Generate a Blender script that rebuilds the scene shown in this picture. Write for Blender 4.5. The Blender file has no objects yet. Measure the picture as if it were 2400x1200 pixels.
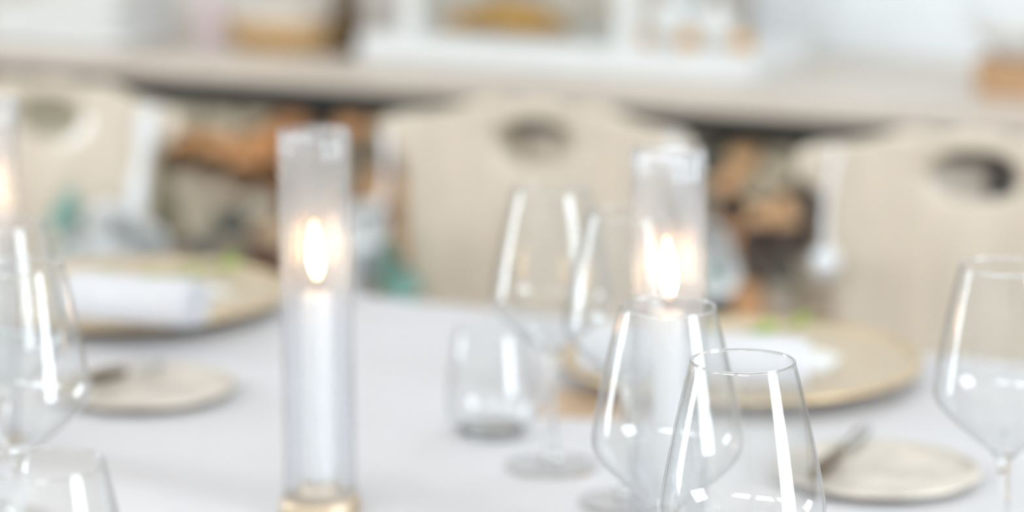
import bpy, bmesh, math, random
from mathutils import Vector, Matrix

random.seed(7)
sc = bpy.context.scene
COL = sc.collection

# ------------------------------------------------------------------ camera, sky, exposure
F = 6500.0            # focal length in pixels of the 2400 px wide frame
HZ = -700.0           # row of the horizon
HC = 1.344            # camera height
TH = math.radians(25.0)   # the room is turned by this much against the view
CT, ST = math.cos(TH), math.sin(TH)

cam = bpy.data.cameras.new('camera')
camo = bpy.data.objects.new('camera', cam)
COL.objects.link(camo)
camo.location = (0, 0, HC)
camo.rotation_euler = (math.pi / 2, 0, TH)   # the room stands square to the axes, the camera looks across it
cam.sensor_width = 36.0
cam.lens = F * 36.0 / 2400.0
cam.shift_y = -(600.0 - HZ) / 2400.0
cam.clip_start = 0.05
cam.dof.use_dof = True
cam.dof.focus_distance = 1.56
cam.dof.aperture_fstop = 3.15
sc.camera = camo

world = bpy.data.worlds.new('daylight')
sc.world = world
world.use_nodes = True
wn = world.node_tree.nodes
wl = world.node_tree.links
bg = wn['Background']
bg.inputs['Color'].default_value = (0.88, 0.95, 1.04, 1)
bg.inputs['Strength'].default_value = 13.0

sc.view_settings.view_transform = 'Standard'
sc.view_settings.look = 'None'
sc.view_settings.exposure = 0.17
sc.view_settings.gamma = 1.0
sc.view_settings.use_curve_mapping = False
sc.cycles.max_bounces = 6
sc.cycles.diffuse_bounces = 3
sc.cycles.glossy_bounces = 3
sc.cycles.transmission_bounces = 6
sc.cycles.transparent_max_bounces = 64
sc.cycles.sample_clamp_indirect = 8.0
sc.cycles.adaptive_threshold = 0.1
sc.cycles.blur_glossy = 0.5

# the room in (u, n): u runs along the table, n runs from the camera to the stone ledge
U0, U1, N0, N1, HT = -4.6, 1.9, -2.2, 4.35, 2.8
# windows: (wall, from, to, sill, head)
WIN = {
    'right': [(0.85, 1.95, 0.55, 2.55)],
    'left': [(0.95, 1.95, 0.55, 2.55)],
    'front': [],
}
FILL_OPENINGS = [(-4.0, -2.5, -1.7, -0.7), (-2.1, -0.6, -1.7, -0.7), (-0.2, 1.3, -1.7, -0.7), (-1.2, 0.1, 3.15, 3.5)]      # unseen ceiling openings added for fill daylight: u0, u1, n0, n1


def UN(u, n, z=0.0):
    return Vector((u, n, z))


def toUN(x, y):
    return (x * CT - y * ST, x * ST + y * CT)


def W(px, py, z):
    """point at height z seen at this pixel of the 2400 x 1200 frame"""
    d = F * (HC - z) / (py - HZ)
    return Vector(toUN((px - 1200.0) / F * d, d) + (z,))


def WN(px, py, n):
    """point on the upright plane n = const seen at this pixel; returns (u, z)"""
    k = (px - 1200.0) / F
    d = n / (ST * k + CT)
    u, _ = toUN(k * d, d)
    return u, HC - (py - HZ) / F * d


def portal(name, loc, rot, sx, sy):
    l = bpy.data.lights.new(name, 'AREA')
    l.shape = 'RECTANGLE'
    l.size, l.size_y = sx, sy
    l.cycles.is_portal = True
    o = bpy.data.objects.new(name, l)
    COL.objects.link(o)
    o.location = loc
    o.rotation_euler = rot
    return o


for side, lst in WIN.items():
    for (a, b, s, h) in lst:
        m, zc = (a + b) / 2, (s + h) / 2
        if side == 'right':
            portal('daylight_portal', UN(U1 + 0.06, m, zc), (math.pi / 2, 0, math.pi / 2), b - a, h - s)
        elif side == 'left':
            portal('daylight_portal', UN(U0 - 0.06, m, zc), (math.pi / 2, 0, -math.pi / 2), b - a, h - s)
        else:
            portal('daylight_portal', UN(m, N0 - 0.06, zc), (math.pi / 2, 0, math.pi), b - a, h - s)

for (a, b, c, d) in FILL_OPENINGS:
    portal('daylight_portal', UN((a + b) / 2, (c + d) / 2, HT + 0.05), (0, 0, 0), b - a, d - c)

# ------------------------------------------------------------------ materials


def newmat(name):
    m = bpy.data.materials.new(name)
    m.use_nodes = True
    return m, m.node_tree.nodes, m.node_tree.links, m.node_tree.nodes['Principled BSDF']


def lin(c):
    return tuple(((v / 255.0) / 12.92 if v / 255.0 <= 0.04045 else ((v / 255.0 + 0.055) / 1.055) ** 2.4) for v in c)


def mat(name, rgb, rough=0.5, metal=0.0, vary=0.06, scale=20.0, bump=0.0, bscale=60.0, coat=0.0, sss=0.0, stretch=None):
    """plain procedural material: rgb is the display colour, varied by a noise"""
    m, N, L, P = newmat(name)
    c = lin(rgb)
    tc = N.new('ShaderNodeTexCoord')
    nz = N.new('ShaderNodeTexNoise')
    nz.inputs['Scale'].default_value = scale
    nz.inputs['Detail'].default_value = 2.0
    src = tc.outputs['Object']
    if stretch:
        mp = N.new('ShaderNodeMapping')
        mp.inputs['Scale'].default_value = stretch
        L.new(src, mp.inputs['Vector'])
        src = mp.outputs['Vector']
    L.new(src, nz.inputs['Vector'])
    rp = N.new('ShaderNodeValToRGB')
    rp.color_ramp.elements[0].position = 0.3
    rp.color_ramp.elements[1].position = 0.7
    rp.color_ramp.elements[0].color = tuple(max(0, v * (1 - vary)) for v in c) + (1,)
    rp.color_ramp.elements[1].color = tuple(min(1, v * (1 + vary)) for v in c) + (1,)
    L.new(nz.outputs['Fac'], rp.inputs['Fac'])
    L.new(rp.outputs['Color'], P.inputs['Base Color'])
    P.inputs['Roughness'].default_value = rough
    P.inputs['Metallic'].default_value = metal
    if coat:
        P.inputs['Coat Weight'].default_value = coat
        P.inputs['Coat Roughness'].default_value = 0.25
    if sss:
        P.inputs['Subsurface Weight'].default_value = sss
        P.inputs['Subsurface Radius'].default_value = (0.02, 0.014, 0.01)
        P.inputs['Subsurface Scale'].default_value = 0.6
    if bump:
        n2 = N.new('ShaderNodeTexNoise')
        n2.inputs['Scale'].default_value = bscale
        n2.inputs['Detail'].default_value = 2.0
        L.new(src, n2.inputs['Vector'])
        bp = N.new('ShaderNodeBump')
        bp.inputs['Strength'].default_value = bump
        bp.inputs['Distance'].default_value = 0.01
        L.new(n2.outputs['Fac'], bp.inputs['Height'])
        L.new(bp.outputs['Normal'], P.inputs['Normal'])
    return m


def thin_glass(name, f0=0.04, tint=(0.985, 0.99, 0.99), edge=0.72, haze=0.0, rough=0.0):
    """clear glass wall: Fresnel reflection over straight transmission, absorbing more where the wall is cut at a slant"""
    m, N, L, P = newmat(name)
    N.remove(P)
    out = N['Material Output']
    geo = N.new('ShaderNodeNewGeometry')
    dot = N.new('ShaderNodeVectorMath'); dot.operation = 'DOT_PRODUCT'
    L.new(geo.outputs['Incoming'], dot.inputs[0]); L.new(geo.outputs['Normal'], dot.inputs[1])
    ab = N.new('ShaderNodeMath'); ab.operation = 'ABSOLUTE'; L.new(dot.outputs['Value'], ab.inputs[0])
    inv = N.new('ShaderNodeMath'); inv.operation = 'SUBTRACT'; inv.inputs[0].default_value = 1.0; L.new(ab.outputs[0], inv.inputs[1])
    p5 = N.new('ShaderNodeMath'); p5.operation = 'POWER'; p5.inputs[1].default_value = 5.0; L.new(inv.outputs[0], p5.inputs[0])
    fr = N.new('ShaderNodeMath'); fr.operation = 'MULTIPLY_ADD'; fr.inputs[1].default_value = 1 - f0; fr.inputs[2].default_value = f0
    L.new(p5.outputs[0], fr.inputs[0])
    p3 = N.new('ShaderNodeMath'); p3.operation = 'POWER'; p3.inputs[1].default_value = 3.0; L.new(inv.outputs[0], p3.inputs[0])
    mx = N.new('ShaderNodeMix'); mx.data_type = 'RGBA'
    mx.inputs[6].default_value = tint + (1,)
    mx.inputs[7].default_value = tuple(v * edge for v in tint) + (1,)
    L.new(p3.outputs[0], mx.inputs[0])
    tr = N.new('ShaderNodeBsdfTransparent'); L.new(mx.outputs[2], tr.inputs['Color'])
    gl = N.new('ShaderNodeBsdfGlossy'); gl.inputs['Roughness'].default_value = rough
    body = tr.outputs[0]
    if haze:
        df = N.new('ShaderNodeBsdfDiffuse'); df.inputs['Color'].default_value = (0.9, 0.92, 0.94, 1)
        tl = N.new('ShaderNodeBsdfTranslucent'); tl.inputs['Color'].default_value = (0.9, 0.92, 0.94, 1)
        ms = N.new('ShaderNodeMixShader'); ms.inputs[0].default_value = 0.5
        L.new(df.outputs[0], ms.inputs[1]); L.new(tl.outputs[0], ms.inputs[2])
        m2 = N.new('ShaderNodeMixShader'); m2.inputs[0].default_value = haze
        L.new(tr.outputs[0], m2.inputs[1]); L.new(ms.outputs[0], m2.inputs[2])
        body = m2.outputs[0]
    mix = N.new('ShaderNodeMixShader')
    L.new(fr.outputs[0], mix.inputs[0]); L.new(body, mix.inputs[1]); L.new(gl.outputs[0], mix.inputs[2])
    L.new(mix.outputs[0], out.inputs['Surface'])
    return m


def solid_glass(name):
    m, N, L, P = newmat(name)
    N.remove(P)
    g = N.new('ShaderNodeBsdfGlass'); g.inputs['IOR'].default_value = 1.5
    g.inputs['Color'].default_value = (1, 1, 1, 1); g.inputs['Roughness'].default_value = 0.0
    L.new(g.outputs[0], N['Material Output'].inputs['Surface'])
    return m


def flame_mat(name, strength):
    m, N, L, P = newmat(name)
    N.remove(P)
    tc = N.new('ShaderNodeTexCoord'); sp = N.new('ShaderNodeSeparateXYZ'); L.new(tc.outputs['Generated'], sp.inputs[0])
    rp = N.new('ShaderNodeValToRGB')
    e = rp.color_ramp.elements
    e[0].position = 0.0; e[0].color = (0.30, 0.12, 0.05, 1)
    e[1].position = 1.0; e[1].color = (1.0, 0.36, 0.10, 1)
    k = e.new(0.2); k.color = (1.0, 0.58, 0.28, 1)
    k = e.new(0.6); k.color = (1.0, 0.72, 0.40, 1)
    L.new(sp.outputs['Z'], rp.inputs['Fac'])
    em = N.new('ShaderNodeEmission'); em.inputs['Strength'].default_value = strength
    L.new(rp.outputs['Color'], em.inputs['Color'])
    L.new(em.outputs[0], N['Material Output'].inputs['Surface'])
    return m


M = {}
M['plaster'] = mat('plaster', (232, 226, 219), 0.9, bump=0.15, bscale=40)
M['cool'] = mat('pale_blind', (244, 248, 250), 0.85, vary=0.02, bump=0.1, bscale=200)
M['ceiling'] = mat('ceiling_paint', (240, 238, 234), 0.9, vary=0.02)
M['floor'] = mat('oak_floor', (186, 160, 128), 0.45, vary=0.18, scale=6, stretch=(0.4, 6, 1), bump=0.1)
M['cloth'] = mat('white_linen', (216, 214, 216), 0.9, vary=0.015, scale=8, bump=0.25, bscale=9)
M['napkin'] = mat('napkin_cotton', (215, 214, 217), 0.9, vary=0.015, scale=30, bump=0.2, bscale=150)
M['wood_top'] = mat('bleached_oak', (222, 210, 197), 0.38, vary=0.08, scale=5, stretch=(1.2, 14, 14), bump=0.05)
M['strip_black'] = mat('near_black', (22, 22, 19), 0.55, vary=0.15)
M['chair'] = mat('maple', (213, 199, 180), 0.24, vary=0.06, scale=7, stretch=(7, 7, 0.9), coat=0.5)
M['table_wood'] = mat('table_oak', (170, 140, 105), 0.5, vary=0.15, scale=6, stretch=(1, 12, 12))
M['frame'] = mat('white_frame_paint', (238, 238, 236), 0.4, vary=0.02)
M['mortar'] = mat('mortar', (120, 112, 100), 0.95, vary=0.15, bump=0.4)
M['glass'] = thin_glass('clear_glass', 0.055, edge=0.98)
M['pane'] = thin_glass('window_glass', 0.04, tint=(0.97, 0.985, 0.98))
M['tube'] = thin_glass('fluted_glass', 0.07, tint=(0.97, 0.975, 0.985), edge=0.8, haze=0.09, rough=0.05)  # white mixed into the glass stands in for reflections on the flutes
M['crystal'] = solid_glass('crystal')
M['wax'] = mat('white_wax', (232, 230, 227), 0.45, vary=0.01)
M['wick'] = mat('charred_wick', (40, 34, 30), 0.9)
M['flame'] = flame_mat('flame', 26.0)
M['brass'] = mat('brushed_brass', (205, 188, 165), 0.5, metal=1.0, vary=0.06, scale=40)
M['charger'] = mat('sand_stoneware', (203, 187, 163), 0.5, vary=0.07, scale=14, bump=0.05)
M['gold'] = mat('gold_rim', (216, 190, 148), 0.35, metal=0.6, vary=0.08)
M['shell'] = mat('mottled_stoneware', (208, 199, 186), 0.35, vary=0.24, scale=24)
M['blade'] = mat('knife_steel', (205, 203, 198), 0.18, metal=1.0, vary=0.03)
M['handle'] = mat('dark_horn', (96, 80, 62), 0.4, vary=0.2, scale=60)
M['leaf'] = mat('olive_green_leaf', (150, 178, 58), 0.5, vary=0.2, scale=40)
M['eucalyptus'] = mat('eucalyptus_leaf', (128, 168, 156), 0.6, vary=0.16, scale=40)
M['stem'] = mat('green_stem', (106, 132, 70), 0.6, vary=0.15)
M['rose'] = mat('white_petal', (250, 251, 250), 0.6, vary=0.03, scale=60)
M['ribbon'] = mat('white_satin', (236, 239, 242), 0.35, vary=0.03, scale=30)
M['kraft'] = mat('kraft_card', (206, 178, 148), 0.8, vary=0.05, scale=90)
M['card'] = mat('white_card', (240, 240, 238), 0.8, vary=0.02)
M['pink'] = mat('pale_pink_wax', (232, 214, 218), 0.45, vary=0.03)
M['wicker'] = mat('golden_wicker', (205, 166, 108), 0.6, vary=0.2, scale=60)
M['bottle'] = mat('dark_amber', (84, 60, 22), 0.25, vary=0.15)
M['crust'] = mat('golden_crust', (218, 165, 82), 0.5, vary=0.14, scale=25, bump=0.3)
M['cream'] = mat('cream_cloth', (224, 212, 198), 0.9, vary=0.04)
M['meringue'] = mat('white_meringue', (244, 243, 240), 0.7, vary=0.02)
M['white'] = mat('white_lacquer', (235, 236, 235), 0.4, vary=0.02)
M['block'] = mat('tan_wood_block', (190, 150, 112), 0.6, vary=0.14, scale=10, stretch=(1, 8, 8))

# ------------------------------------------------------------------ mesh helpers


class MB:
    def __init__(self):
        self.v, self.f = [], []

    def quadgrid(self, rows, closed=False, flip=False):
        """rows: list of equally long point lists"""
        b = len(self.v)
        k = len(rows[0])
        for r in rows:
            self.v += [tuple(p) for p in r]
        for i in range(len(rows) - 1):
            for j in range(k if closed else k - 1):
                a, c = b + i * k + j, b + i * k + (j + 1) % k
                q = (a, c, c + k, a + k)
                self.f.append(q[::-1] if flip else q)
        return self

    def lathe(self, prof, seg=48, cx=0, cy=0, wob=None):
        rows = []
        for (r, z) in prof:
            row = []
            for j in range(seg):
                a = 2 * math.pi * j / seg
                rr = r * (wob(a, r, z) if wob else 1.0)
                row.append((cx + rr * math.cos(a), cy + rr * math.sin(a), z))
            rows.append(row)
        return self.quadgrid(rows, closed=True)

    def tube(self, pts, rad, seg=10):
        pts = [Vector(p) for p in pts]
        rows = []
        for i, p in enumerate(pts):
            t = (pts[min(i + 1, len(pts) - 1)] - pts[max(i - 1, 0)]).normalized()
            ref = Vector((0, 0, 1)) if abs(t.z) < 0.9 else Vector((1, 0, 0))
            x = t.cross(ref).normalized(); y = x.cross(t).normalized()
            r = rad[i] if isinstance(rad, (list, tuple)) else rad
            rows.append([p + x * (r * math.cos(2 * math.pi * j / seg)) + y * (r * math.sin(2 * math.pi * j / seg)) for j in range(seg)])
        b = len(self.v)
        self.quadgrid(rows, closed=True)
        self.f.append(tuple(range(b, b + seg)))
        self.f.append(tuple(range(len(self.v) - seg, len(self.v)))[::-1])
        return self

    def box(self, c, s):
        b = len(self.v)
        for dz in (-1, 1):
            for dy in (-1, 1):
                for dx in (-1, 1):
                    self.v.append((c[0] + dx * s[0] / 2, c[1] + dy * s[1] / 2, c[2] + dz * s[2] / 2))
        for q in ((0, 2, 3, 1), (4, 5, 7, 6), (0, 1, 5, 4), (2, 6, 7, 3), (0, 4, 6, 2), (1, 3, 7, 5)):
            self.f.append(tuple(b + i for i in q))
        return self

    def prism(self, poly, h0, h1, inset=0.0, rnd=0.0):
        """polygon in the xy plane raised from h0 to h1, with a bevelled upper edge"""
        k = len(poly)
        cx = sum(p[0] for p in poly) / k; cy = sum(p[1] for p in poly) / k
        def sh(p, s):
            return (cx + (p[0] - cx) * s, cy + (p[1] - cy) * s)
        rows = [[p + (h0,) for p in poly], [p + (h1 - rnd,) for p in poly]]
        if rnd:
            rows.append([sh(p, 1 - inset) + (h1,) for p in poly])
        b = len(self.v)
        self.quadgrid(rows, closed=True)
        self.f.append(tuple(range(b, b + k))[::-1])
        self.f.append(tuple(range(len(self.v) - k, len(self.v))))
        return self

    def data(self, name, material, smooth=True, bevel=0.0):
        me = bpy.data.meshes.new(name)
        me.from_pydata(self.v, [], self.f)
        bm = bmesh.new(); bm.from_mesh(me)
        bmesh.ops.remove_doubles(bm, verts=bm.verts, dist=1e-6)
        if bevel:
            bmesh.ops.bevel(bm, geom=list(bm.edges), offset=bevel, segments=2, affect='EDGES', profile=0.6)
        bmesh.ops.recalc_face_normals(bm, faces=bm.faces)
        bm.to_mesh(me); bm.free()
        me.materials.append(M[material] if isinstance(material, str) else material)
        if smooth:
            me.shade_smooth()
        return me

    def build(self, name, material, parent=None, smooth=True, bevel=0.0, sharp=None):
        me = self.data(name, material, smooth, bevel)
        if smooth and sharp:
            me.set_sharp_from_angle(angle=math.radians(sharp))
        return link(name, me, parent)


def link(name, data, parent=None):
    o = bpy.data.objects.new(name, data)
    COL.objects.link(o)
    if parent:
        o.parent = parent
    return o


def tag(o, label, cat, group=None, kind=None):
    if label: o['label'] = label
    if cat: o['category'] = cat
    if group: o['group'] = group
    if kind: o['kind'] = kind
    return o


def thing(name, label, cat, loc=(0, 0, 0), rotz=0.0, group=None):
    o = link(name, None)
    o.location = loc
    o.rotation_euler = (0, 0, rotz)
    return tag(o, label, cat, group)


def copy_tree(o, parent=None):
    c = o.copy()
    COL.objects.link(c)
    c.parent = parent
    for ch in list(o.children):
        copy_tree(ch, c)
    return c


def struct(o):
    o['kind'] = 'structure'
    return o


def closed_profile(outer, wall):
    """profile of a thin-walled vessel: up the outside, over the rim, down the inside"""
    inner = []
    for i, (r, z) in enumerate(outer):
        a = outer[max(i - 1, 0)]; b = outer[min(i + 1, len(outer) - 1)]
        tx, tz = b[0] - a[0], b[1] - a[1]
        l = math.hypot(tx, tz) or 1
        inner.append((max(0.0005, r - wall * tz / l), z + wall * tx / l))
    inner[-1] = (outer[-1][0] - wall, outer[-1][1])
    rim = (outer[-1][0] - wall / 2, outer[-1][1] + wall * 0.45)
    return outer + [rim] + inner[::-1]


def smooth_curve(pts, sub=6):
    """Catmull-Rom through 2-D points"""
    out = []
    n = len(pts)
    for i in range(n - 1):
        p0, p1, p2, p3 = pts[max(i - 1, 0)], pts[i], pts[i + 1], pts[min(i + 2, n - 1)]
        for s in range(sub):
            t = s / sub
            out.append(tuple(0.5 * (2 * p1[k] + (p2[k] - p0[k]) * t + (2 * p0[k] - 5 * p1[k] + 4 * p2[k] - p3[k]) * t * t
                                    + (3 * p1[k] - p0[k] - 3 * p2[k] + p3[k]) * t ** 3) for k in range(len(p1))))
    out.append(tuple(pts[-1]))
    return out


# ------------------------------------------------------------------ the room
LF, LB = 0.74, 0.769        # ledge: underside and top
LN = 3.80                   # front edge of the ledge


def room_box(mb, u0, u1, n0, n1, z0, z1):
    return mb.box(((u0 + u1) / 2, (n0 + n1) / 2, (z0 + z1) / 2), (u1 - u0, n1 - n0, z1 - z0))


def room_obj(mb, name, material, parent=None, bevel=0.0, smooth=False):
    o = mb.build(name, material, parent, smooth=smooth, bevel=bevel)
    if not parent:
        o.rotation_euler = (0, 0, 0.0)
    return o


T = 0.15
struct(room_obj(room_box(MB(), U0 - T, U1 + T, N0 - T, N1 + T, -0.1, 0), 'floor', 'floor'))
cb = MB()
rows_ = sorted(set((c, d) for (_, _, c, d) in FILL_OPENINGS))
edge_n = N0 - T
for (c, d) in rows_:
    room_box(cb, U0 - T, U1 + T, edge_n, c, HT, HT + 0.1)
    cur = U0 - T
    for (a, b, c2, d2) in FILL_OPENINGS:
        if (c2, d2) == (c, d):
            room_box(cb, cur, a, c, d, HT, HT + 0.1)
            cur = b
    room_box(cb, cur, U1 + T, c, d, HT, HT + 0.1)
    edge_n = d
room_box(cb, U0 - T, U1 + T, edge_n, N1 + T, HT, HT + 0.1)
struct(room_obj(cb, 'ceiling', 'ceiling'))
struct(room_obj(room_box(MB(), U0 - T, U1 + T, N1, N1 + T, 0, HT), 'wall_back', 'plaster'))


def wall_with_windows(name, side, lo, hi):
    mb = MB()
    def seg(a, b, z0, z1):
        if side == 'right': room_box(mb, U1, U1 + T, a, b, z0, z1)
        elif side == 'left': room_box(mb, U0 - T, U0, a, b, z0, z1)
        else: room_box(mb, a, b, N0 - T, N0, z0, z1)
    cur = lo
    for (a, b, s, h) in WIN[side]:
        seg(cur, a, 0, HT); seg(a, b, 0, s); seg(a, b, h, HT)
        cur = b
    seg(cur, hi, 0, HT)
    struct(room_obj(mb, name, 'plaster'))


wall_with_windows('wall_right', 'right', N0, N1)
wall_with_windows('wall_left', 'left', N0, N1)
wall_with_windows('wall_front', 'front', U0 - T, U1 + T)

wi = 0
for side, lst in WIN.items():
    for (a, b, s, h) in lst:
        wi += 1
        w = struct(link('window_%d' % wi, None))
        m = (a + b) / 2
        if side == 'right': w.location, r = UN(U1 + 0.09, m, s), math.pi / 2
        elif side == 'left': w.location, r = UN(U0 - 0.09, m, s), -math.pi / 2
        else: w.location, r = UN(m, N0 - 0.09, s), math.pi
        w.rotation_euler = (0, 0, r)
        ww, hh = b - a, h - s
        fr = MB()
        for sx in (-1, 1): fr.box((sx * (ww / 2 - 0.03), 0, hh / 2), (0.06, 0.06, hh))
        for zz in (0.03, hh - 0.03): fr.box((0, 0, zz), (ww - 0.12, 0.06, 0.06))
        fr.build('window_frame', 'frame', w, smooth=False)
        MB().box((0, 0, hh / 2), (ww - 0.12, 0.008, hh - 0.12)).build('pane', 'pane', w, smooth=False)

for (a, b, c, d) in FILL_OPENINGS:
    wi += 1
    w = struct(link('window_%d' % wi, None))  # added opening out of view, lets in fill for chairs, ledge and cloth
    w.location = UN((a + b) / 2, (c + d) / 2, HT + 0.07)
    ww, hh = b - a, d - c
    fr = MB()
    for sx in (-1, 1): fr.box((sx * (ww / 2 - 0.02), 0, 0), (0.04, hh, 0.05))
    for sy in (-1, 1): fr.box((0, sy * (hh / 2 - 0.02), 0), (ww - 0.08, 0.04, 0.05))
    fr.build('window_frame', 'frame', w, smooth=False)
    MB().box((0, 0, 0), (ww - 0.08, hh - 0.08, 0.008)).build('pane', 'pane', w, smooth=False)

# pale blind covering the right part of the back wall
u_bl, _ = WN(1765, 100, N1 - 0.02)
bl = struct(link('window_%d' % (wi + 1), None))
bl.location = UN((u_bl + 1.2) / 2, N1 - 0.012, LB)
bl.rotation_euler = (0, 0, 0.0)
MB().box((0, 0, 0.75), (1.2 - u_bl, 0.008, 1.5)).build('roller_blind', 'cool', bl, smooth=False)
MB().tube([(-(1.2 - u_bl) / 2, -0.02, 1.52), ((1.2 - u_bl) / 2, -0.02, 1.52)], 0.025, 12).build('roller', 'frame', bl)

# stone base under the ledge: every stone of the visible part is set by hand, the rest at random
SN = LN + 0.035
base = struct(room_obj(room_box(MB(), U0, U1, SN + 0.03, N1, 0, LF - 0.04), 'trim_1', 'mortar'))
base.name = 'trim_1'
seeds = []
HAND = [
    (345, 300, (150, 143, 126)), (430, 275, (168, 161, 143)), (520, 285, (166, 158, 140)), (600, 270, (170, 160, 140)),
    (420, 325, (186, 142, 100)), (500, 345, (186, 142, 100)), (575, 365, (184, 138, 96)), (632, 325, (178, 130, 88)),
    (420, 370, (92, 72, 52)), (500, 392, (96, 76, 56)), (575, 415, (98, 74, 52)), (640, 430, (104, 74, 48)),
    (365, 430, (112, 108, 94)), (440, 440, (164, 154, 138)), (520, 450, (160, 150, 134)), (600, 480, (164, 156, 142)),
    (450, 515, (164, 156, 140)), (545, 525, (88, 90, 86)), (620, 545, (160, 140, 118)), (365, 520, (104, 100, 84)),
    (470, 590, (104, 104, 98)), (545, 595, (130, 120, 106)), (610, 595, (84, 64, 52)), (400, 600, (120, 112, 98)),
    (690, 280, (160, 116, 78)), (752, 268, (26, 20, 12)), (820, 290, (184, 138, 96)), (752, 330, (120, 104, 86)),
    (700, 380, (140, 126, 110)), (800, 400, (120, 110, 96)), (855, 350, (112, 102, 88)), (880, 440, (164, 134, 104)),
    (720, 480, (150, 140, 128)), (850, 520, (150, 130, 108)), (910, 560, (140, 112, 84)), (760, 590, (150, 140, 126)), (890, 680, (110, 96, 78)),
    (900, 290, (196, 164, 126)), (940, 360, (150, 132, 110)),
    (1180, 340, (158, 148, 132)), (1260, 335, (164, 154, 140)), (100, 265, (140, 136, 118)), (2290, 430, (160, 152, 142)), (2340, 440, (44, 44, 44)), (2400, 420, (170, 160, 150)),
    (1560, 300, (150, 140, 124)), (1650, 330, (156, 146, 130)), (1660, 375, (84, 88, 80)), (1620, 430, (136, 128, 116)),
    (1765, 320, (196, 160, 122)), (1728, 375, (196, 160, 122)), (1700, 430, (190, 152, 116)), (1690, 300, (140, 130, 116)),
    (1830, 340, (160, 152, 134)), (1805, 405, (168, 158, 138)), (1770, 450, (160, 150, 130)), (1715, 485, (74, 58, 48)),
    (1660, 480, (130, 120, 108)), (1685, 555, (184, 142, 106)), (1770, 505, (198, 158, 122)), (1835, 505, (198, 158, 122)),
    (1775, 565, (66, 56, 52)), (1845, 570, (74, 64, 58)), (1885, 490, (86, 76, 68)), (1700, 620, (190, 148, 108)), (1760, 625, (84, 74, 68)),
    (1825, 635, (92, 90, 82)), (1890, 640, (150, 142, 128)), (1690, 690, (64, 64, 62)), (1745, 700, (180, 140, 104)),
    (1820, 700, (150, 142, 130)), (1890, 710, (140, 128, 112)), (1900, 400, (150, 140, 120)), (1640, 600, (140, 128, 112)), (1950, 560, (130, 116, 96)),
]
for (px, py, c) in HAND:
    u, z = WN(px, py, SN)
    seeds.append((u, z, c))
rnd = random.Random(3)
PAL = [(160, 150, 134), (150, 142, 128), (130, 120, 106), (176, 140, 104), (110, 104, 94), (168, 158, 140)]
u = U0 + 0.08
while u < U1:
    for r in range(5):
        p = (u + rnd.uniform(-0.04, 0.04), 0.07 + r * 0.145 + rnd.uniform(-0.03, 0.03))
        if all((p[0] - s[0]) ** 2 + (p[1] - s[1]) ** 2 > 0.085 ** 2 for s in seeds):
            seeds.append((p[0], p[1], rnd.choice(PAL)))
    u += 0.17


def clip(poly, mx, mz, nx, nz):
    out = []
    for i in range(len(poly)):
        a, b = poly[i], poly[(i + 1) % len(poly)]
        da = (a[0] - mx) * nx + (a[1] - mz) * nz
        db = (b[0] - mx) * nx + (b[1] - mz) * nz
        if da <= 0: out.append(a)
        if da * db < 0:
            t = da / (da - db)
            out.append((a[0] + (b[0] - a[0]) * t, a[1] + (b[1] - a[1]) * t))
    return out


stone_mats = {}
for (su, sz, c) in seeds:
    poly = [(max(U0, su - 0.2), 0.0), (min(U1, su + 0.2), 0.0), (min(U1, su + 0.2), LF - 0.042), (max(U0, su - 0.2), LF - 0.042)]
    for (tu, tz, _) in seeds:
        dx, dz = tu - su, tz - sz
        l = math.hypot(dx, dz)
        if l < 1e-6 or l > 0.45: continue
        poly = clip(poly, (su + tu) / 2 - dx / l * 0.004, (sz + tz) / 2 - dz / l * 0.004, dx / l, dz / l)
        if len(poly) < 3: break
    if len(poly) < 3: continue
    cu = sum(p[0] for p in poly) / len(poly); cz = sum(p[1] for p in poly) / len(poly)
    if c not in stone_mats:
        stone_mats[c] = mat('stone_%d_%d_%d' % c, tuple(min(250, v * 1.27) for v in c), 0.85, vary=0.12, scale=18, bump=0.4, bscale=35)
    h = rnd.uniform(0.022, 0.04)
    mb = MB().prism([(p[0] - cu, p[1] - cz) for p in poly], 0, h, 0.14, 0.009)
    o = mb.build('stone', stone_mats[c], base, smooth=False)
    # local z of the prism points out of the wall
    o.location = (cu, SN + 0.031, cz)
    o.rotation_euler = (math.pi / 2, 0, 0)

# the ledge itself: thick bleached board over a near-black strip
led = thing('wooden_ledge', 'long pale bleached wood ledge on a near-black strip above the stone base', 'ledge', UN((U0 + U1) / 2, LN, LF), 0.0)
wL = U1 - U0 - 0.004
MB().box((0, 0.274, 0.0145), (wL, 0.548, 0.029)).build('board', 'wood_top', led, smooth=False, bevel=0.004)
MB().box((0, 0.012, -0.021), (wL, 0.016, 0.041)).build('dark_strip', 'strip_black', led, smooth=False)

# ------------------------------------------------------------------ table and cloth
TZ = 0.75
TN0, TN1, TU0, TU1 = 1.10, 2.46, -2.55, 0.30
tc_u, tc_n = (TU0 + TU1) / 2, (TN0 + TN1) / 2
TL, TW = TU1 - TU0, TN1 - TN0
tb = thing('dining_table', 'long oak dining table hidden under the white tablecloth', 'table', UN(tc_u, tc_n, 0), 0.0)
MB().box((0, 0, TZ - 0.024), (TL - 0.03, TW - 0.03, 0.04)).build('table_top', 'table_wood', tb, smooth=False, bevel=0.004)
for sx in (-1, 1):
    for sy in (-1, 1):
        MB().box((sx * (TL / 2 - 0.16), sy * (TW / 2 - 0.16), (TZ - 0.044) / 2), (0.08, 0.08, TZ - 0.044)).build('leg', 'table_wood', tb, smooth=False, bevel=0.004)


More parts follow.
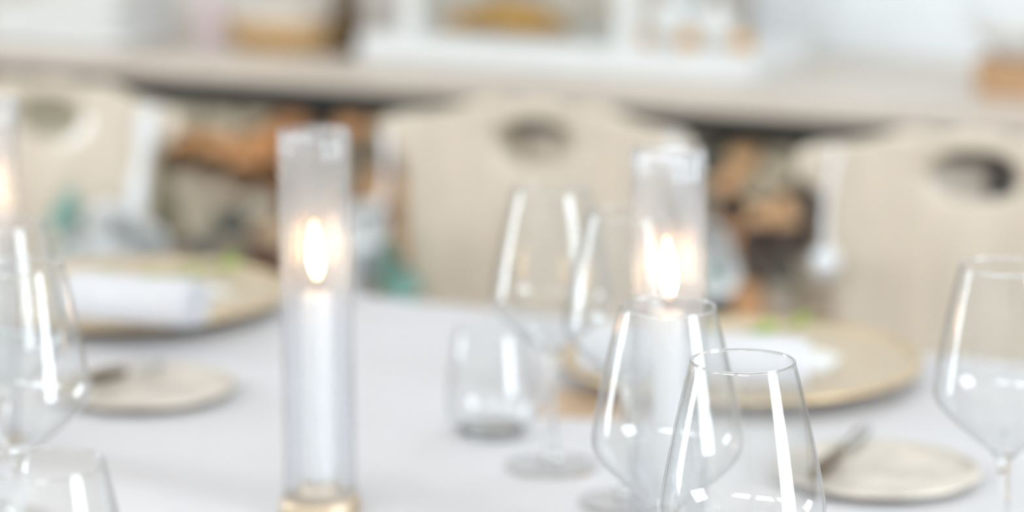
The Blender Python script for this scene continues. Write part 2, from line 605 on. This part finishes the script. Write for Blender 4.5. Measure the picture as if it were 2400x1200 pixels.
def rrect(l, w, r, n=240):
    """points of a rounded rectangle, equally spaced, with outward normals"""
    out = []
    sl, sw = l - 2 * r, w - 2 * r
    per = 2 * sl + 2 * sw + 2 * math.pi * r
    for i in range(n):
        s = per * i / n
        for (kind, ln, ox, oy, a0) in (('s', sw, l / 2, -sw / 2, 0), ('c', math.pi * r / 2, sl / 2, sw / 2, 0),
                                       ('s', sl, sl / 2, w / 2, 1), ('c', math.pi * r / 2, -sl / 2, sw / 2, 1),
                                       ('s', sw, -l / 2, sw / 2, 2), ('c', math.pi * r / 2, -sl / 2, -sw / 2, 2),
                                       ('s', sl, -sl / 2, -w / 2, 3), ('c', math.pi * r / 2, sl / 2, -sw / 2, 3)):
            if s <= ln or (kind == 'c' and a0 == 3):
                b = a0 * math.pi / 2
                if kind == 's':
                    d = Vector((-math.sin(b), math.cos(b)))
                    out.append((Vector((ox, oy)) + d * s, Vector((math.cos(b), math.sin(b)))))
                else:
                    a = b + s / r
                    nn = Vector((math.cos(a), math.sin(a)))
                    out.append((Vector((ox, oy)) + nn * r, nn))
                break
            s -= ln
    return out


per = rrect(TL, TW, 0.04, 280)
rows = []
for k in range(7):          # the flat top, ring by ring
    f = (k / 6.0) ** 0.8
    rows.append([(p.x * f if k < 6 else p.x - q.x * 0.012, p.y * f if k < 6 else p.y - q.y * 0.012, TZ) for (p, q) in per])
for (o_, z_) in ((-0.004, -0.002), (0.001, -0.007), (0.004, -0.016)):
    rows.append([(p.x + q.x * o_, p.y + q.y * o_, TZ + z_) for (p, q) in per])
for k in range(1, 13):      # the hanging folds
    t = k / 12.0
    row = []
    for i, (p, q) in enumerate(per):
        w = 0.022 * t * math.sin(i * 2 * math.pi * 19 / len(per)) + 0.012 * t * math.sin(i * 2 * math.pi * 31 / len(per) + 1.3)
        o_ = 0.006 + 0.02 * t + w + 0.01 * t
        row.append((p.x + q.x * o_, p.y + q.y * o_, TZ - 0.016 - 0.34 * t))
    rows.append(row)
cl = MB().quadgrid(rows, closed=True).build('tablecloth', 'cloth')
cl.location = UN(tc_u, tc_n, 0)
cl.rotation_euler = (0, 0, 0.0)
tag(cl, 'plain white linen tablecloth with hanging folds spread over the long table', 'tablecloth')

# ------------------------------------------------------------------ chairs
ZH = 0.805    # height of the hand hole


def chair_back():
    half = smooth_curve([(0, .050), (.020, .050), (.040, .0455), (.060, .0485), (.078, .049), (.100, .043), (.120, .036), (.150, .031), (.180, .028), (.200, .022)], 4) + \
        smooth_curve([(.208, .010), (.204, -.008), (.190, -.018), (.176, -.026), (.168, -.045), (.165, -.08)], 3) + \
        smooth_curve([(.163, -.12), (.150, -.20), (.135, -.28), (.118, -.345)], 4) + [(.06, -.350), (.0, -.350)]
    out = half + [(-x, z) for (x, z) in half[::-1][1:-1]]
    out = [Vector(p) for p in out]
    rows = []
    rings = 9
    k = len(out)
    hole = []
    for p in out:
        a = math.atan2(p.y / 0.5, p.x)
        hole.append(Vector((0.054 * math.cos(a), 0.026 * math.sin(a) + (0.004 if math.sin(a) > 0 else 0))))
    def P3(p, side, rnd_):
        y = -0.35 * p.x * p.x                     # the back is hollowed for the sitter
        th = 0.013 - rnd_
        z = p.y
        tilt = math.radians(7) * (z + 0.35)
        return (p.x, y + side * th + tilt, ZH + z)
    front = [[P3(hole[i].lerp(out[i], r / rings), -1, 0.004 if r in (0, rings) else 0) for i in range(k)] for r in range(rings + 1)]
    back = [[P3(hole[i].lerp(out[i], r / rings), 1, 0.004 if r in (0, rings) else 0) for i in range(k)] for r in range(rings, -1, -1)]
    loop = front + back + [front[0]]
    return MB().quadgrid(loop, closed=True)


def make_chair():
    t = thing('wooden_chair', '', 'chair')
    b = chair_back().build('backrest', 'chair', t, sharp=40)
    b.location = (0, 0.17, 0)
    seat = []
    for i in range(40):
        a = 2 * math.pi * i / 40
        x = 0.215 * (abs(math.cos(a)) ** 0.6) * (1 if math.cos(a) > 0 else -1)
        y = 0.20 * (abs(math.sin(a)) ** 0.6) * (1 if math.sin(a) > 0 else -1)
        x *= 1 - 0.12 * (y / 0.2 + 1) / 2
        seat.append((x, y))
    MB().prism(seat, 0.425, 0.455, 0.03, 0.008).build('seat', 'chair', t, sharp=35)
    for sx in (-1, 1):
        for sy in (-1, 1):
            MB().tube([(sx * 0.135, sy * 0.125, 0.43), (sx * 0.165, sy * 0.16, 0.22), (sx * 0.19, sy * 0.19, 0.0)], [0.019, 0.018, 0.013], 8).build('leg', 'chair', t)
    return t


chair_spots = [
    (-2.065, 2.79, 'scallop-topped maple chair farthest along from the small wooden block on the ledge', -2),
    (-1.40, 2.865, 'scallop-topped maple chair in the middle, flower posies hung at both its sides', 0),
    (-0.845, 2.86, 'scallop-topped maple chair with only a knotted white ribbon hung at its side', 2),
]
proto = make_chair()
chairs = []
for i, (u, n, lab, dr) in enumerate(chair_spots):
    c = proto if i == 0 else copy_tree(proto)
    c.location = UN(u, n, 0)
    c.rotation_euler = (0, 0, 0.0 + math.radians(dr))
    tag(c, lab, 'chair', 'wooden chairs along the far side of the table')
    chairs.append(c)

# ------------------------------------------------------------------ wine glasses and tumblers
BOWL = smooth_curve([(.0042, .0865), (.008, .0895), (.018, .0975), (.031, .1085), (.0420, .1190), (.0462, .1255), (.0476, .1310), (.0470, .1380), (.0435, .1580), (.0385, .1820), (.0335, .2030), (.0302, .2150)], 5)
_gd = {}


def wine_glass(px, py, label, hz=0.0, loc=None):
    """px, py: pixel of the middle of the foot on the cloth"""
    p = loc or W(px, py, TZ)
    t = thing('wine_glass', label, 'wine glass', (p.x, p.y, TZ + 0.0006), random.uniform(0, 6), 'wine glasses on the table')
    if not _gd:
        _gd['bowl'] = MB().lathe(closed_profile(BOWL, 0.0011), 72).data('bowl', 'glass')
        _gd['stem'] = MB().lathe([(0.0001, .0958), (.0060, .0945), (.0088, .0912), (.0072, .0885), (.0049, .0835), (.0040, .074), (.0036, .055), (.0037, .03), (.0044, .015), (.0062, .008), (.0095, .0055), (.0001, .0050)], 32).data('stem', 'crystal')
        _gd['foot'] = MB().lathe([(0.0001, .0052), (.010, .0046), (.024, .0027), (.0355, .0016), (.0372, .0009), (.0366, 0), (.02, .0006), (0.0001, .0012)], 56).data('foot', 'glass')
        ring = [(.0296 + .0008 * math.cos(a), .2152 + .0008 * math.sin(a)) for a in [math.pi * 2 * j / 10 for j in range(11)]]
        _gd['rim'] = MB().lathe(ring, 72).data('rim', 'crystal')
    for k in ('bowl', 'rim', 'stem', 'foot'):
        link(k, _gd[k], t)
    return t


def at_s(px, s):
    return Vector(toUN((px - 1200.0) / s, F / s) + (TZ,))


wine_glass(0, 0, 'clear wine glass farthest from the charger, paired with one beside the fluted candle', loc=at_s(1741, 4090))
wine_glass(0, 0, 'clear wine glass standing between the fluted candle and another wine glass on open cloth', loc=at_s(1564, 3752))
wine_glass(0, 0, 'clear wine glass standing beside the bread plate with the dark knife', loc=at_s(2354, 3501))
wine_glass(0, 0, 'clear wine glass standing beside the middle stemless tumbler', loc=at_s(1292, 3022))
wine_glass(0, 0, 'clear wine glass on the charger side of the fluted candle, bowl catching the orange flame', loc=at_s(1470, 3165))
wine_glass(0, 0, 'clear wine glass in the middle of the row of three', loc=at_s(44, 3501))
wine_glass(0, 0, 'clear wine glass of the row of three that stands next to a candle', loc=at_s(4, 3235))

wine_glass(0, 0, 'clear wine glass of the row of three that stands farthest from the candle', loc=at_s(105, 4723))

_td = {}


def tumbler(loc, label):
    t = thing('tumbler', label, 'tumbler', (loc.x, loc.y, TZ + 0.0006), 0, 'stemless tumblers on the table')
    if not _td:
        prof = smooth_curve([(.0001, .0), (.020, .0), (.0285, .004), (.0355, .016), (.0372, .027), (.0360, .042), (.0325, .066), (.0290, .086)], 5)
        _td['a'] = MB().lathe(closed_profile(prof, 0.0012), 64).data('bowl', 'glass')
        _td['b'] = MB().lathe([(0.0001, .0058), (.018, .0052), (.0265, .0062), (.024, .0036), (.012, .0028), (0.0001, .0028)], 48).data('thick_base', 'crystal')
    link('bowl', _td['a'], t)
    link('thick_base', _td['b'], t)
    return t


tumbler(at_s(1152, 2896), 'clear stemless tumbler on open cloth between the two candles')

# ------------------------------------------------------------------ candles in fluted tubes


def candle_lamp(loc, label, cz, lean=0.0, flame_lean=0.0, fl=0.043):
    t = thing('hurricane_candle', label, 'candle', (loc.x, loc.y, TZ + 0.0005), 0, 'candles in fluted glass tubes')
    t.rotation_euler = (0, lean, TH)
    MB().lathe([(0.0001, 0), (.0285, 0), (.0295, .002), (.0290, .010), (.0275, .012), (.0140, .0122), (.0138, .022), (.0128, .0235), (.0118, .0225), (.0115, .014), (0.0001, .0138)], 48).build('base', 'brass', t)
    fl_ = lambda a, r, z: 1.0 + 0.034 * abs(math.sin(a * 11)) - 0.017
    outer = [(.0262, .0125), (.0264, .02), (.0264, .10), (.0264, .18), (.0264, .26), (.0266, .2795)]
    MB().lathe(closed_profile(outer, 0.0018), 220, wob=fl_).build('glass_tube', 'tube', t)
    c = MB().lathe([(0.0001, .0142), (.0105, .0142), (.0108, .03), (.0108, cz - 0.004), (.0100, cz), (.0070, cz + .0005), (.003, cz - .0015), (0.0001, cz - .002)], 32).build('candle', 'wax', t)
    MB().tube([(0, 0, cz - .002), (0.0004, 0, cz + .005), (0.0015, 0, cz + .010)], 0.0007, 6).build('wick', 'wick', c)
    f = MB().lathe([(0.0001, 0), (.0022, .002), (.0042, .008), (.0051, .014), (.0047, .022), (.0034, .030), (.0018, .037), (0.0001, fl)], 20).build('flame', 'flame', c)
    f.location = (0.0005, 0, cz + .010)
    f.rotation_euler = (0, flame_lean, 0)
    return t


pA = W(757, 1200, TZ)
candle_lamp(at_s(752, 3200), 'burning white candle in fluted glass tube standing alone on open cloth', 0.160, -0.018, -0.05)
candle_lamp(at_s(1568, 3350), 'burning white candle in fluted glass tube standing among four wine glasses', 0.166, 0.0, -0.05)
candle_lamp(at_s(-36, 2965), 'burning candle in fluted glass tube at the end of the row of three wine glasses', 0.172, 0.0, 0.0)

# ------------------------------------------------------------------ place settings


def plate(name, label, cat, loc, r, h, m_in, m_rim, group):
    t = thing(name, label, cat, (loc.x, loc.y, TZ + 0.0006), 0, group)
    k = r / 0.157
    prof = [(0.0001, .0), (.075 * k, .0), (.09 * k, .001), (.125 * k, h * .35), (r - .004, h - .002), (r, h), (r - .002, h + .0025), (r - .008, h + .001),
            (.12 * k, h * .35 + .004), (.09 * k, .0055), (.05 * k, .0045), (0.0001, .0045)]
    MB().lathe(prof, 80).build('dish', m_in, t)
    MB().lathe([(r - .006, h + .0012), (r - .001, h - .0004), (r + .0012, h + .001), (r, h + .0034), (r - .0035, h + .0036), (r - .006, h + .0012)], 80).build('rim', m_rim, t)
    return t


def rolled_napkin(a, b, rad, label):
    """spiral of cloth rolled about the axis a-b (world points on the dish floor)"""
    a, b = Vector(a), Vector(b)
    ax = (b - a); ln = ax.length
    t = thing('rolled_napkin', label, 'napkin', a, math.atan2(ax.y, ax.x), 'rolled white napkins on the chargers')
    t.rotation_euler = (0, -math.asin(ax.z / ln), math.atan2(ax.y, ax.x))
    turns, n = 3.6, 90
    rr, inn = [], []
    for i in range(n + 1):
        f = i / n
        ang = f * turns * 2 * math.pi
        r = 0.003 + (rad - 0.003) * f
        th = 0.72 * (rad - 0.003) / turns
        rr.append((r * math.cos(ang), r * math.sin(ang)))
        inn.append(((r - th) * math.cos(ang), (r - th) * math.sin(ang)))
    loop = rr + inn[::-1]
    rows = []
    for k in range(15):
        f = k / 14
        sag = 1.0 - 0.03 * math.sin(f * 9.0)
        e = 0.92 if k in (0, 14) else 1.0
        tip = slice(0, None)
        rows.append([(f * ln + 0.004 * math.sin(3 * f + 8 * y) + (0.0), y * e * sag * 1.08, rad * 0.92 + z * e * 0.92 * (1 / sag)) for (y, z) in loop])
    mb = MB().quadgrid(rows, closed=True)
    m2 = len(loop)
    for end in (0, (len(rows) - 1) * m2):
        for i in range(n):
            q = (end + i, end + i + 1, end + m2 - 2 - i, end + m2 - 1 - i)
            mb.f.append(q if end else q[::-1])
    mb.build('cloth_roll', 'napkin', t, sharp=50)
    return t


def leaf_mesh(l, w, bend=0.2):
    rows = []
    for i in range(9):
        f = i / 8
        ww = w * math.sin(math.pi * min(1, f * 0.97 + 0.02)) ** 0.8
        rows.append([(f * l, s * ww / 2, bend * l * math.sin(f * 2.4) * 0.4 + abs(s) * ww * 0.15) for s in (-1, -0.5, 0, 0.5, 1)])
    return MB().quadgrid(rows)


def sprig(pts, label, nl=7, sz=0.05):
    """a leafy twig through world points"""
    pts = [Vector(p) for p in pts]
    o = pts[0].copy()
    path = [Vector(p) for p in smooth_curve([tuple(p - o) for p in pts], 6)]
    t = thing('olive_sprig', label, 'sprig', o, 0, 'green sprigs on the chargers')
    MB().tube(path, [0.0016 * (1.3 - 0.8 * i / len(path)) for i in range(len(path))], 6).build('twig', 'stem', t)
    for i in range(nl):
        f = (i + 0.5) / nl
        p = path[min(int(f * len(path)), len(path) - 2)]
        d = path[min(int(f * len(path)) + 1, len(path) - 1)] - p
        a = math.atan2(d.y, d.x) + (0.55 if i % 2 else -0.55)
        lf = leaf_mesh(sz * random.uniform(0.8, 1.1), sz * 0.28, 0.2).build('leaf', 'leaf', t)
        lf.modifiers.new('thick', 'SOLIDIFY').thickness = 0.0006
        lf.location = p + Vector((0, 0, 0.001))
        lf.rotation_euler = (random.uniform(-0.3, 0.3), -random.uniform(0.0, 0.12), a)
    return t


def knife(a, b, label):
    a, b = Vector(a), Vector(b)
    d = b - a
    t = thing('butter_knife', label, 'knife', a, math.atan2(d.y, d.x), 'butter knives on the bread plates')
    t.rotation_euler = (0, -math.asin(d.z / d.length), math.atan2(d.y, d.x))
    l = d.length
    MB().tube([(0, 0, 0.004), (l * .15, 0, .0045), (l * .42, 0, .004), (l * .5, 0, .0035)], [.0035, .0058, .0045, .003], 10).build('handle', 'handle', t)
    bl_ = []
    for (x, w0, w1) in ((.48, -.002, .002), (.55, -.004, .004), (.7, -.006, .0065), (.85, -.006, .008), (.96, -.003, .007), (1.0, .002, .004)):
        bl_.append([(x * l, w0, .003), (x * l, (w0 + w1) / 2, .0046), (x * l, w1, .0036), (x * l, (w0 + w1) / 2, .0024)])
    MB().quadgrid(bl_, closed=True).build('blade', 'blade', t)
    return t


CHZ = TZ + 0.0195
cL, cR = W(298, 680, CHZ), W(1735, 835, CHZ)
plate('charger_plate', 'sand coloured charger with gold rim holding the thick rolled napkin beside the lone candle', 'charger', cL, .157, .0165, 'charger', 'gold', 'charger plates')
plate('charger_plate', 'sand coloured charger with gold rim, its edge over the tan card', 'charger', cR, .157, .0165, 'charger', 'gold', 'charger plates')
bL, bR = W(340, 905, TZ + .008), W(2057, 1100, TZ + .008)
plate('bread_plate', 'small mottled bread plate with a butter knife, beside the lone candle', 'plate', bL, .077, .007, 'shell', 'shell', 'small bread plates')
plate('bread_plate', 'small mottled bread plate with a butter knife, beside the wine glass with visible stem', 'plate', bR, .077, .007, 'shell', 'shell', 'small bread plates')
NZ = TZ + 0.0095
rolled_napkin(W(175, 752, NZ + .008), W(462, 780, NZ + .014), 0.027, 'thick white rolled napkin on the charger below the big flower posy')
rolled_napkin(W(1365, 880, NZ + .014), W(1892, 922, NZ + .006), 0.026, 'white rolled napkin on the charger whose edge lies over the tan card')
Z2 = TZ + 0.0225
sprig([W(160, 655, Z2), W(240, 648, Z2 + .004), W(340, 660, Z2 + .004), W(470, 640, Z2 + .003), W(545, 620, Z2 + .003)], 'bright green leafy sprig behind the thick rolled napkin', 8, .036)
sprig([W(1380, 835, Z2), W(1540, 815, Z2 + .004), W(1700, 792, Z2 + .004), W(1800, 778, Z2 + .004), W(1880, 762, Z2 + .004)], 'bright green leafy sprig on the charger lying on the tan card', 8, .036)
# white menu cards lying on the chargers behind the napkins
for (p, lab, ) in ((W(420, 660, TZ + .007), 'blank white card on the charger under the thick rolled napkin'), (W(1745, 830, TZ + .007), 'blank white card on the charger that lies on the tan card')):
    o = MB().box((0, 0, 0.0008), (0.17, 0.09, 0.0014)).build('menu_card', 'card', smooth=False)
    o.location = p
    o.rotation_euler = (0, 0, math.radians(5))
    tag(o, lab, 'card', 'white cards on the chargers')
knife(W(208, 897, TZ + .0085), W(385, 862, TZ + .0085), 'butter knife with dark handle on the bread plate beside the lone candle')
knife(W(1905, 1128, TZ + .0085), W(2040, 1008, TZ + .0105), 'butter knife with dark handle lying steeply across the bread plate near the stemmed glass')
o = MB().box((0, 0, 0.001), (0.09, 0.09, 0.0016)).build('kraft_card', 'kraft', smooth=False)
o.location = W(1402, 950, TZ + 0.0002)
o.rotation_euler = (0, 0, math.radians(17))
tag(o, 'plain tan kraft card lying on the tablecloth between the wine glasses and the charger', 'card')

# ------------------------------------------------------------------ flower posies hung on the chairs


def rose_mesh(r):
    mb = MB()
    for layer, (n, rad, tilt, sz) in enumerate(((3, .25, 0.15, .55), (4, .42, .45, .7), (5, .6, .8, .85), (6, .75, 1.15, .95))):
        for k in range(n):
            a0 = 2 * math.pi * k / n + layer * 0.5
            rows = []
            for i in range(6):
                f = i / 5
                ang = tilt * f
                rr = r * (rad * 0.6 + sz * 0.62 * math.sin(ang + 0.25) * f)
                z = r * (0.95 * f * math.cos(tilt * 0.75) * sz + 0.04 * layer) - r * 0.2
                wid = (1.0 + 0.5) * math.pi / n * (0.55 + 0.6 * math.sin(f * 2.3)) * 1.05
                rows.append([(rr * math.cos(a0 + s * wid), rr * math.sin(a0 + s * wid), z - r * 0.10 * abs(s) * f) for s in (-1, -.5, 0, .5, 1)])
            mb.quadgrid(rows)
    mb.lathe([(0.0001, -.32 * r), (.3 * r, -.28 * r), (.45 * r, -.1 * r), (.3 * r, .1 * r), (0.0001, .15 * r)], 10)
    return mb


_rose = rose_mesh(0.024).data('blossom', 'rose')
_euc = None


def posy(label, n_pl, rib, blooms, leaves, knot=False, rw=0.006):
    """rib: ribbon pixels, blooms: (px, py, scale), leaves: (px, py) ; all on the upright plane n = n_pl"""
    global _euc
    u0, z0 = WN(blooms[0][0] if blooms else rib[-1][0], blooms[0][1] if blooms else rib[-1][1], n_pl)
    org = UN(u0, n_pl, z0)
    t = thing('flower_posy' if blooms else 'satin_ribbon', label, 'flowers' if blooms else 'ribbon', org, 0.0, 'posies hung on the chairs' if blooms else None)
    def P(px, py, dn=0.0):
        u, z = WN(px, py, n_pl + dn)
        return Vector((u - u0, dn, z - z0))
    pts = [P(*p, -0.002 - 0.03 * i / len(rib)) for i, p in enumerate(rib)]
    path = [Vector(p) for p in smooth_curve([tuple(p) for p in pts], 6)]
    rows = []
    for i, p in enumerate(path):
        tw = 0.5 * math.sin(i * 0.5)
        w = rw
        rows.append([p + Vector((s * w * math.cos(tw), s * w * math.sin(tw), 0)) for s in (-1, -.5, 0, .5, 1)])
    rb = MB().quadgrid(rows).build('ribbon', 'ribbon', t)
    rb.modifiers.new('thick', 'SOLIDIFY').thickness = 0.0012
    if knot:
        k = P(*rib[-1], -0.024)
        MB().lathe([(0.0001, -.017), (.010, -.014), (.016, -.004), (.0165, .005), (.011, .014), (0.0001, .017)], 14).build('knot', 'ribbon', t).location = k + Vector((0, 0, -0.012))
    for (px, py, s) in blooms:
        b = link('blossom', _rose, t)
        b.location = P(px, py, random.uniform(-.06, -.05))
        b.scale = (s * 1.3, s * 1.3, s * 1.3)
        b.rotation_euler = (math.pi / 2 + random.uniform(-.5, .5), random.uniform(-.4, .4), random.uniform(-.5, .5))
    if _euc is None:
        mb = MB(); rws = []
        for i in range(9):
            f = i / 8
            ww = 0.030 * math.sqrt(max(0.0, 1 - (2 * f - 1) ** 2)) + 0.0005
            rws.append([(f * 0.034, s * ww / 2, 0.004 * math.sin(f * 3) + 0.002 * abs(s)) for s in (-1, -.5, 0, .5, 1)])
        _euc = mb.quadgrid(rws).data('eucalyptus_leaf', 'eucalyptus')
    for (px, py) in leaves:
        b = link('eucalyptus_leaf', _euc, t)
        b.modifiers.new('thick', 'SOLIDIFY').thickness = 0.0007
        b.location = P(px, py, random.uniform(-.05, -.035))
        b.rotation_euler = (math.pi / 2 + random.uniform(-.5, .5), random.uniform(-1.5, 1.5), random.uniform(-.5, .5))
        b.scale = (1.2, 1.2, 1.2)
    if leaves:
        c0 = P(blooms[0][0], blooms[0][1], -.015)
        for (px, py) in leaves[:2]:
            MB().tube([c0, (c0 + P(px, py)) / 2 + Vector((0, -.01, .004)), P(px, py, -.018)], [.0016, .0014, .001], 6).build('stem', 'stem', t)
    return t


posy('large posy of white blossoms and eucalyptus hung behind the thick rolled napkin', 2.972, [(352, 252), (340, 330), (326, 420), (312, 510)],
     [(290, 560, 1.35), (345, 590, 1.2), (240, 600, 1.3), (310, 640, 1.2), (205, 560, 1.0), (360, 650, 1.0), (255, 530, .9), (185, 640, 1.0)],
     [(110, 505), (140, 520), (165, 545), (125, 545), (170, 510), (150, 570), (200, 520)], rw=0.011)
posy('small posy of white blossoms and eucalyptus showing beside the lone candle', 3.042, [(906, 305), (905, 370), (903, 450), (880, 520)],
     [(850, 560, 1.1), (868, 525, .9), (845, 610, .9), (850, 670, 1.0), (830, 540, .9)],
     [(880, 610), (905, 640), (880, 655), (905, 600), (890, 580), (910, 670)], rw=0.004)
posy('small posy of white blossoms half hidden by the candle tube among the wine glasses', 3.042, [(1572, 320), (1590, 400), (1620, 500), (1650, 560)],
     [(1668, 600, 1.0), (1660, 560, .9), (1672, 640, .9), (1640, 610, 1.0)], [(1640, 660), (1670, 670)])
posy('white satin ribbon ending in a round knot, hung from the chair side', 3.035, [(1962, 350), (1944, 430), (1936, 500), (1935, 590)], [], [], knot=True, rw=0.0035)

# ------------------------------------------------------------------ things on the ledge


def on_ledge(px, n):
    u, _ = WN(px, 100, n)
    return UN(u, n, LB + 0.0005)


def fold_stack(name, label, loc, w, d, layers, group=None, cat='napkins'):
    t = thing(name, label, cat, loc, 0.0, group)
    z = 0
    for i, (h, sx, dx) in enumerate(layers):
        MB().box((dx, 0, z + h / 2), (w * sx, d * (0.96 + 0.04 * (i % 2)), h)).build('folded_cloth', 'card', t, bevel=min(h * 0.42, 0.012), sharp=60)
        z += h
    return t


fold_stack('folded_linen', 'stack of folded white linen at the plain end of the ledge', on_ledge(190, 3.95), .262, .19, [(.022, 1, 0), (.022, .99, .002), (.02, .97, -.002), (.024, .62, .055), (.022, .6, .06)])

pk = thing('pillar_candle', 'pale pink pillar candle beside the folded white linen', 'candle', on_ledge(492, 4.0), 0)
MB().lathe([(0.0001, 0), (.020, 0), (.0212, .003), (.0212, .125), (.019, .13), (.012, .128), (0.0001, .1275)], 28).build('wax_body', 'pink', pk)
MB().tube([(0, 0, .127), (0, 0, .136)], .001, 6).build('wick', 'wick', pk)

bk = thing('bread_basket', 'low golden wicker basket lined with cream cloth beside the dark bottle', 'basket', on_ledge(690, 4.06), 0.0)
wv = lambda a, r, z: 1.0 + 0.012 * math.sin(a * 30 + z * 900)
def oval(mb, sx):
    mb.v = [(x * sx, y, z) for (x, y, z) in mb.v]
    return mb
oval(MB().lathe([(0.0001, 0), (.075, 0), (.080, .006), (.083, .015), (.086, .024), (.089, .033), (.091, .040), (.088, .043), (.085, .039), (.080, .02), (.072, .006), (0.0001, .005)], 72, wob=wv), 1.35).build('basket_body', 'wicker', bk)
oval(MB().lathe([(0.0001, .075), (.03, .073), (.055, .062), (.078, .044), (.083, .036), (.076, .030), (0.0001, .022)], 48, wob=lambda a, r, z: 1 + 0.05 * math.sin(5 * a) * math.sin(30 * r)), 1.35).build('liner_cloth', 'cream', bk)

bt = thing('bottle', 'slim dark amber bottle between the wicker basket and the display case', 'bottle', on_ledge(812, 3.99), 0)
MB().lathe([(0.0001, 0), (.018, 0), (.021, .004), (.0215, .02), (.0215, .15), (.019, .165), (.010, .185), (.0085, .20), (.0085, .245), (0.0001, .245)], 32).build('glass_body', 'bottle', bt)
MB().lathe([(0.0001, .243), (.010, .243), (.0102, .262), (.009, .264), (0.0001, .264)], 20).build('cap', 'gold', bt)

# white framed display case with bread
NC = 3.93
uc0, _ = WN(838, 140, NC)
uc1, _ = WN(1757, 190, NC)
cw, cd, chh = uc1 - uc0, 0.27, 0.34
cs = thing('display_case', 'white framed glass display case with bread on the ledge', 'display case', UN((uc0 + uc1) / 2, NC + cd / 2, LB + .0005), 0.0)
MB().box((0, 0, .021), (cw, cd, .042)).build('base', 'white', cs, smooth=False, bevel=.004)
posts = [WN(958, 60, NC)[0] - (uc0 + uc1) / 2, WN(1462, 60, NC)[0] - (uc0 + uc1) / 2]
for x in posts:
    for y in (-cd / 2 + .014, cd / 2 - .014):
        MB().box((x, y, .042 + chh / 2), (.034, .024, chh)).build('post', 'white', cs, smooth=False, bevel=.002)
MB().box(((posts[0] + posts[1]) / 2, 0, .042 + chh + .012), (posts[1] - posts[0] + .05, cd, .024)).build('top', 'white', cs, smooth=False, bevel=.003)
MB().box(((posts[0] + posts[1]) / 2, cd / 2 - .006, .042 + chh / 2), (posts[1] - posts[0] - .036, .004, chh)).build('back_panel', 'cream', cs, smooth=False)
MB().box(((posts[0] + posts[1]) / 2, -cd / 2 + .006, .042 + chh / 2), (posts[1] - posts[0] - .036, .003, chh)).build('pane', 'pane', cs, smooth=False)
BZ = LB + .0005 + .042


def on_case(px, n):
    u, _ = WN(px, 60, n)
    return UN(u, n, BZ + .0005)


lf = thing('bread_loaf', 'golden bread loaf with tapered ends inside the display case', 'bread', on_case(1185, 4.06), 0.0)
rows = []
for i in range(25):
    f = i / 24
    r = math.sin(math.pi * (0.02 + 0.96 * f)) ** 0.75
    rows.append([((f - .5) * .23, .045 * r * math.cos(a), max(0, .024 * r + .026 * r * math.sin(a) + (.004 * r * math.cos(f * 40) if math.sin(a) > .5 else 0))) for a in [2 * math.pi * j / 20 for j in range(20)]])
MB().quadgrid(rows, closed=True).build('crust', 'crust', lf)
for k in range(4):
    x = -.06 + .04 * k
    MB().tube([(x - .012, -.018, .046), (x, 0, .0515), (x + .012, .018, .047)], [.002, .004, .002], 8).build('score_ridge', 'cream', lf)


def meringue(px, n, label, s=1.0):
    t = thing('meringue', label, 'meringue', on_case(px, n), 0, 'white meringues on the display case base')
    MB().lathe([(0.0001, 0), (.030 * s, 0), (.036 * s, .008 * s), (.034 * s, .018 * s), (.029 * s, .022 * s), (.031 * s, .028 * s), (.026 * s, .038 * s), (.018 * s, .042 * s), (.017 * s, .048 * s), (.006 * s, .060 * s), (0.0001, .066 * s)], 40,
               wob=lambda a, r, z: 1 + .07 * math.sin(a * 8 + z * 160)).build('swirl', 'meringue', t)
    return t


def bun(px, n, label):
    t = thing('bread_roll', label, 'bread roll', on_case(px, n), 0, 'golden bread rolls on the display case base')
    MB().lathe([(0.0001, 0), (.014, 0), (.019, .007), (.018, .016), (.011, .023), (0.0001, .025)], 24).build('crust', 'crust', t)
    MB().tube([(-.009, 0, .0228), (0, 0, .0255), (.009, 0, .0228)], [.001, .0022, .001], 6).build('score_ridge', 'cream', t)
    return t


meringue(1560, 4.06, 'white swirled meringue next to the case post', 1.0)
meringue(1672, 4.07, 'white swirled meringue at the open end of the display case', 1.0)
bun(1500, 3.99, 'small golden bread roll touching the case post')
bun(1612, 3.99, 'small golden bread roll between the two meringues')
bun(1738, 4.0, 'small golden bread roll at the very end of the case base')

bx = thing('wooden_block', 'small tan wooden block carrying a white bowl in front of the pale blind', 'block', on_ledge(2385, 4.0), 0.0)
MB().box((0, 0, .027), (.105, .09, .054)).build('wood_body', 'block', bx, smooth=False, bevel=.003)
MB().box((0, 0, .0265), (.109, .094, .006)).build('groove_band', 'gold', bx, smooth=False)
bw = thing('bowl', 'white ceramic bowl standing on the tan wooden block', 'bowl', bx.location + Vector((0, 0, .0545)), 0)
MB().lathe(closed_profile([(0.0001, 0), (.028, 0), (.034, .004), (.055, .022), (.070, .048), (.074, .065)], .004), 48).build('bowl_body', 'white', bw)
MB().lathe([(.024, -.0004), (.030, -.0004), (.031, .004), (.024, .004), (.024, -.0004)], 32).build('foot_ring', 'white', bw)
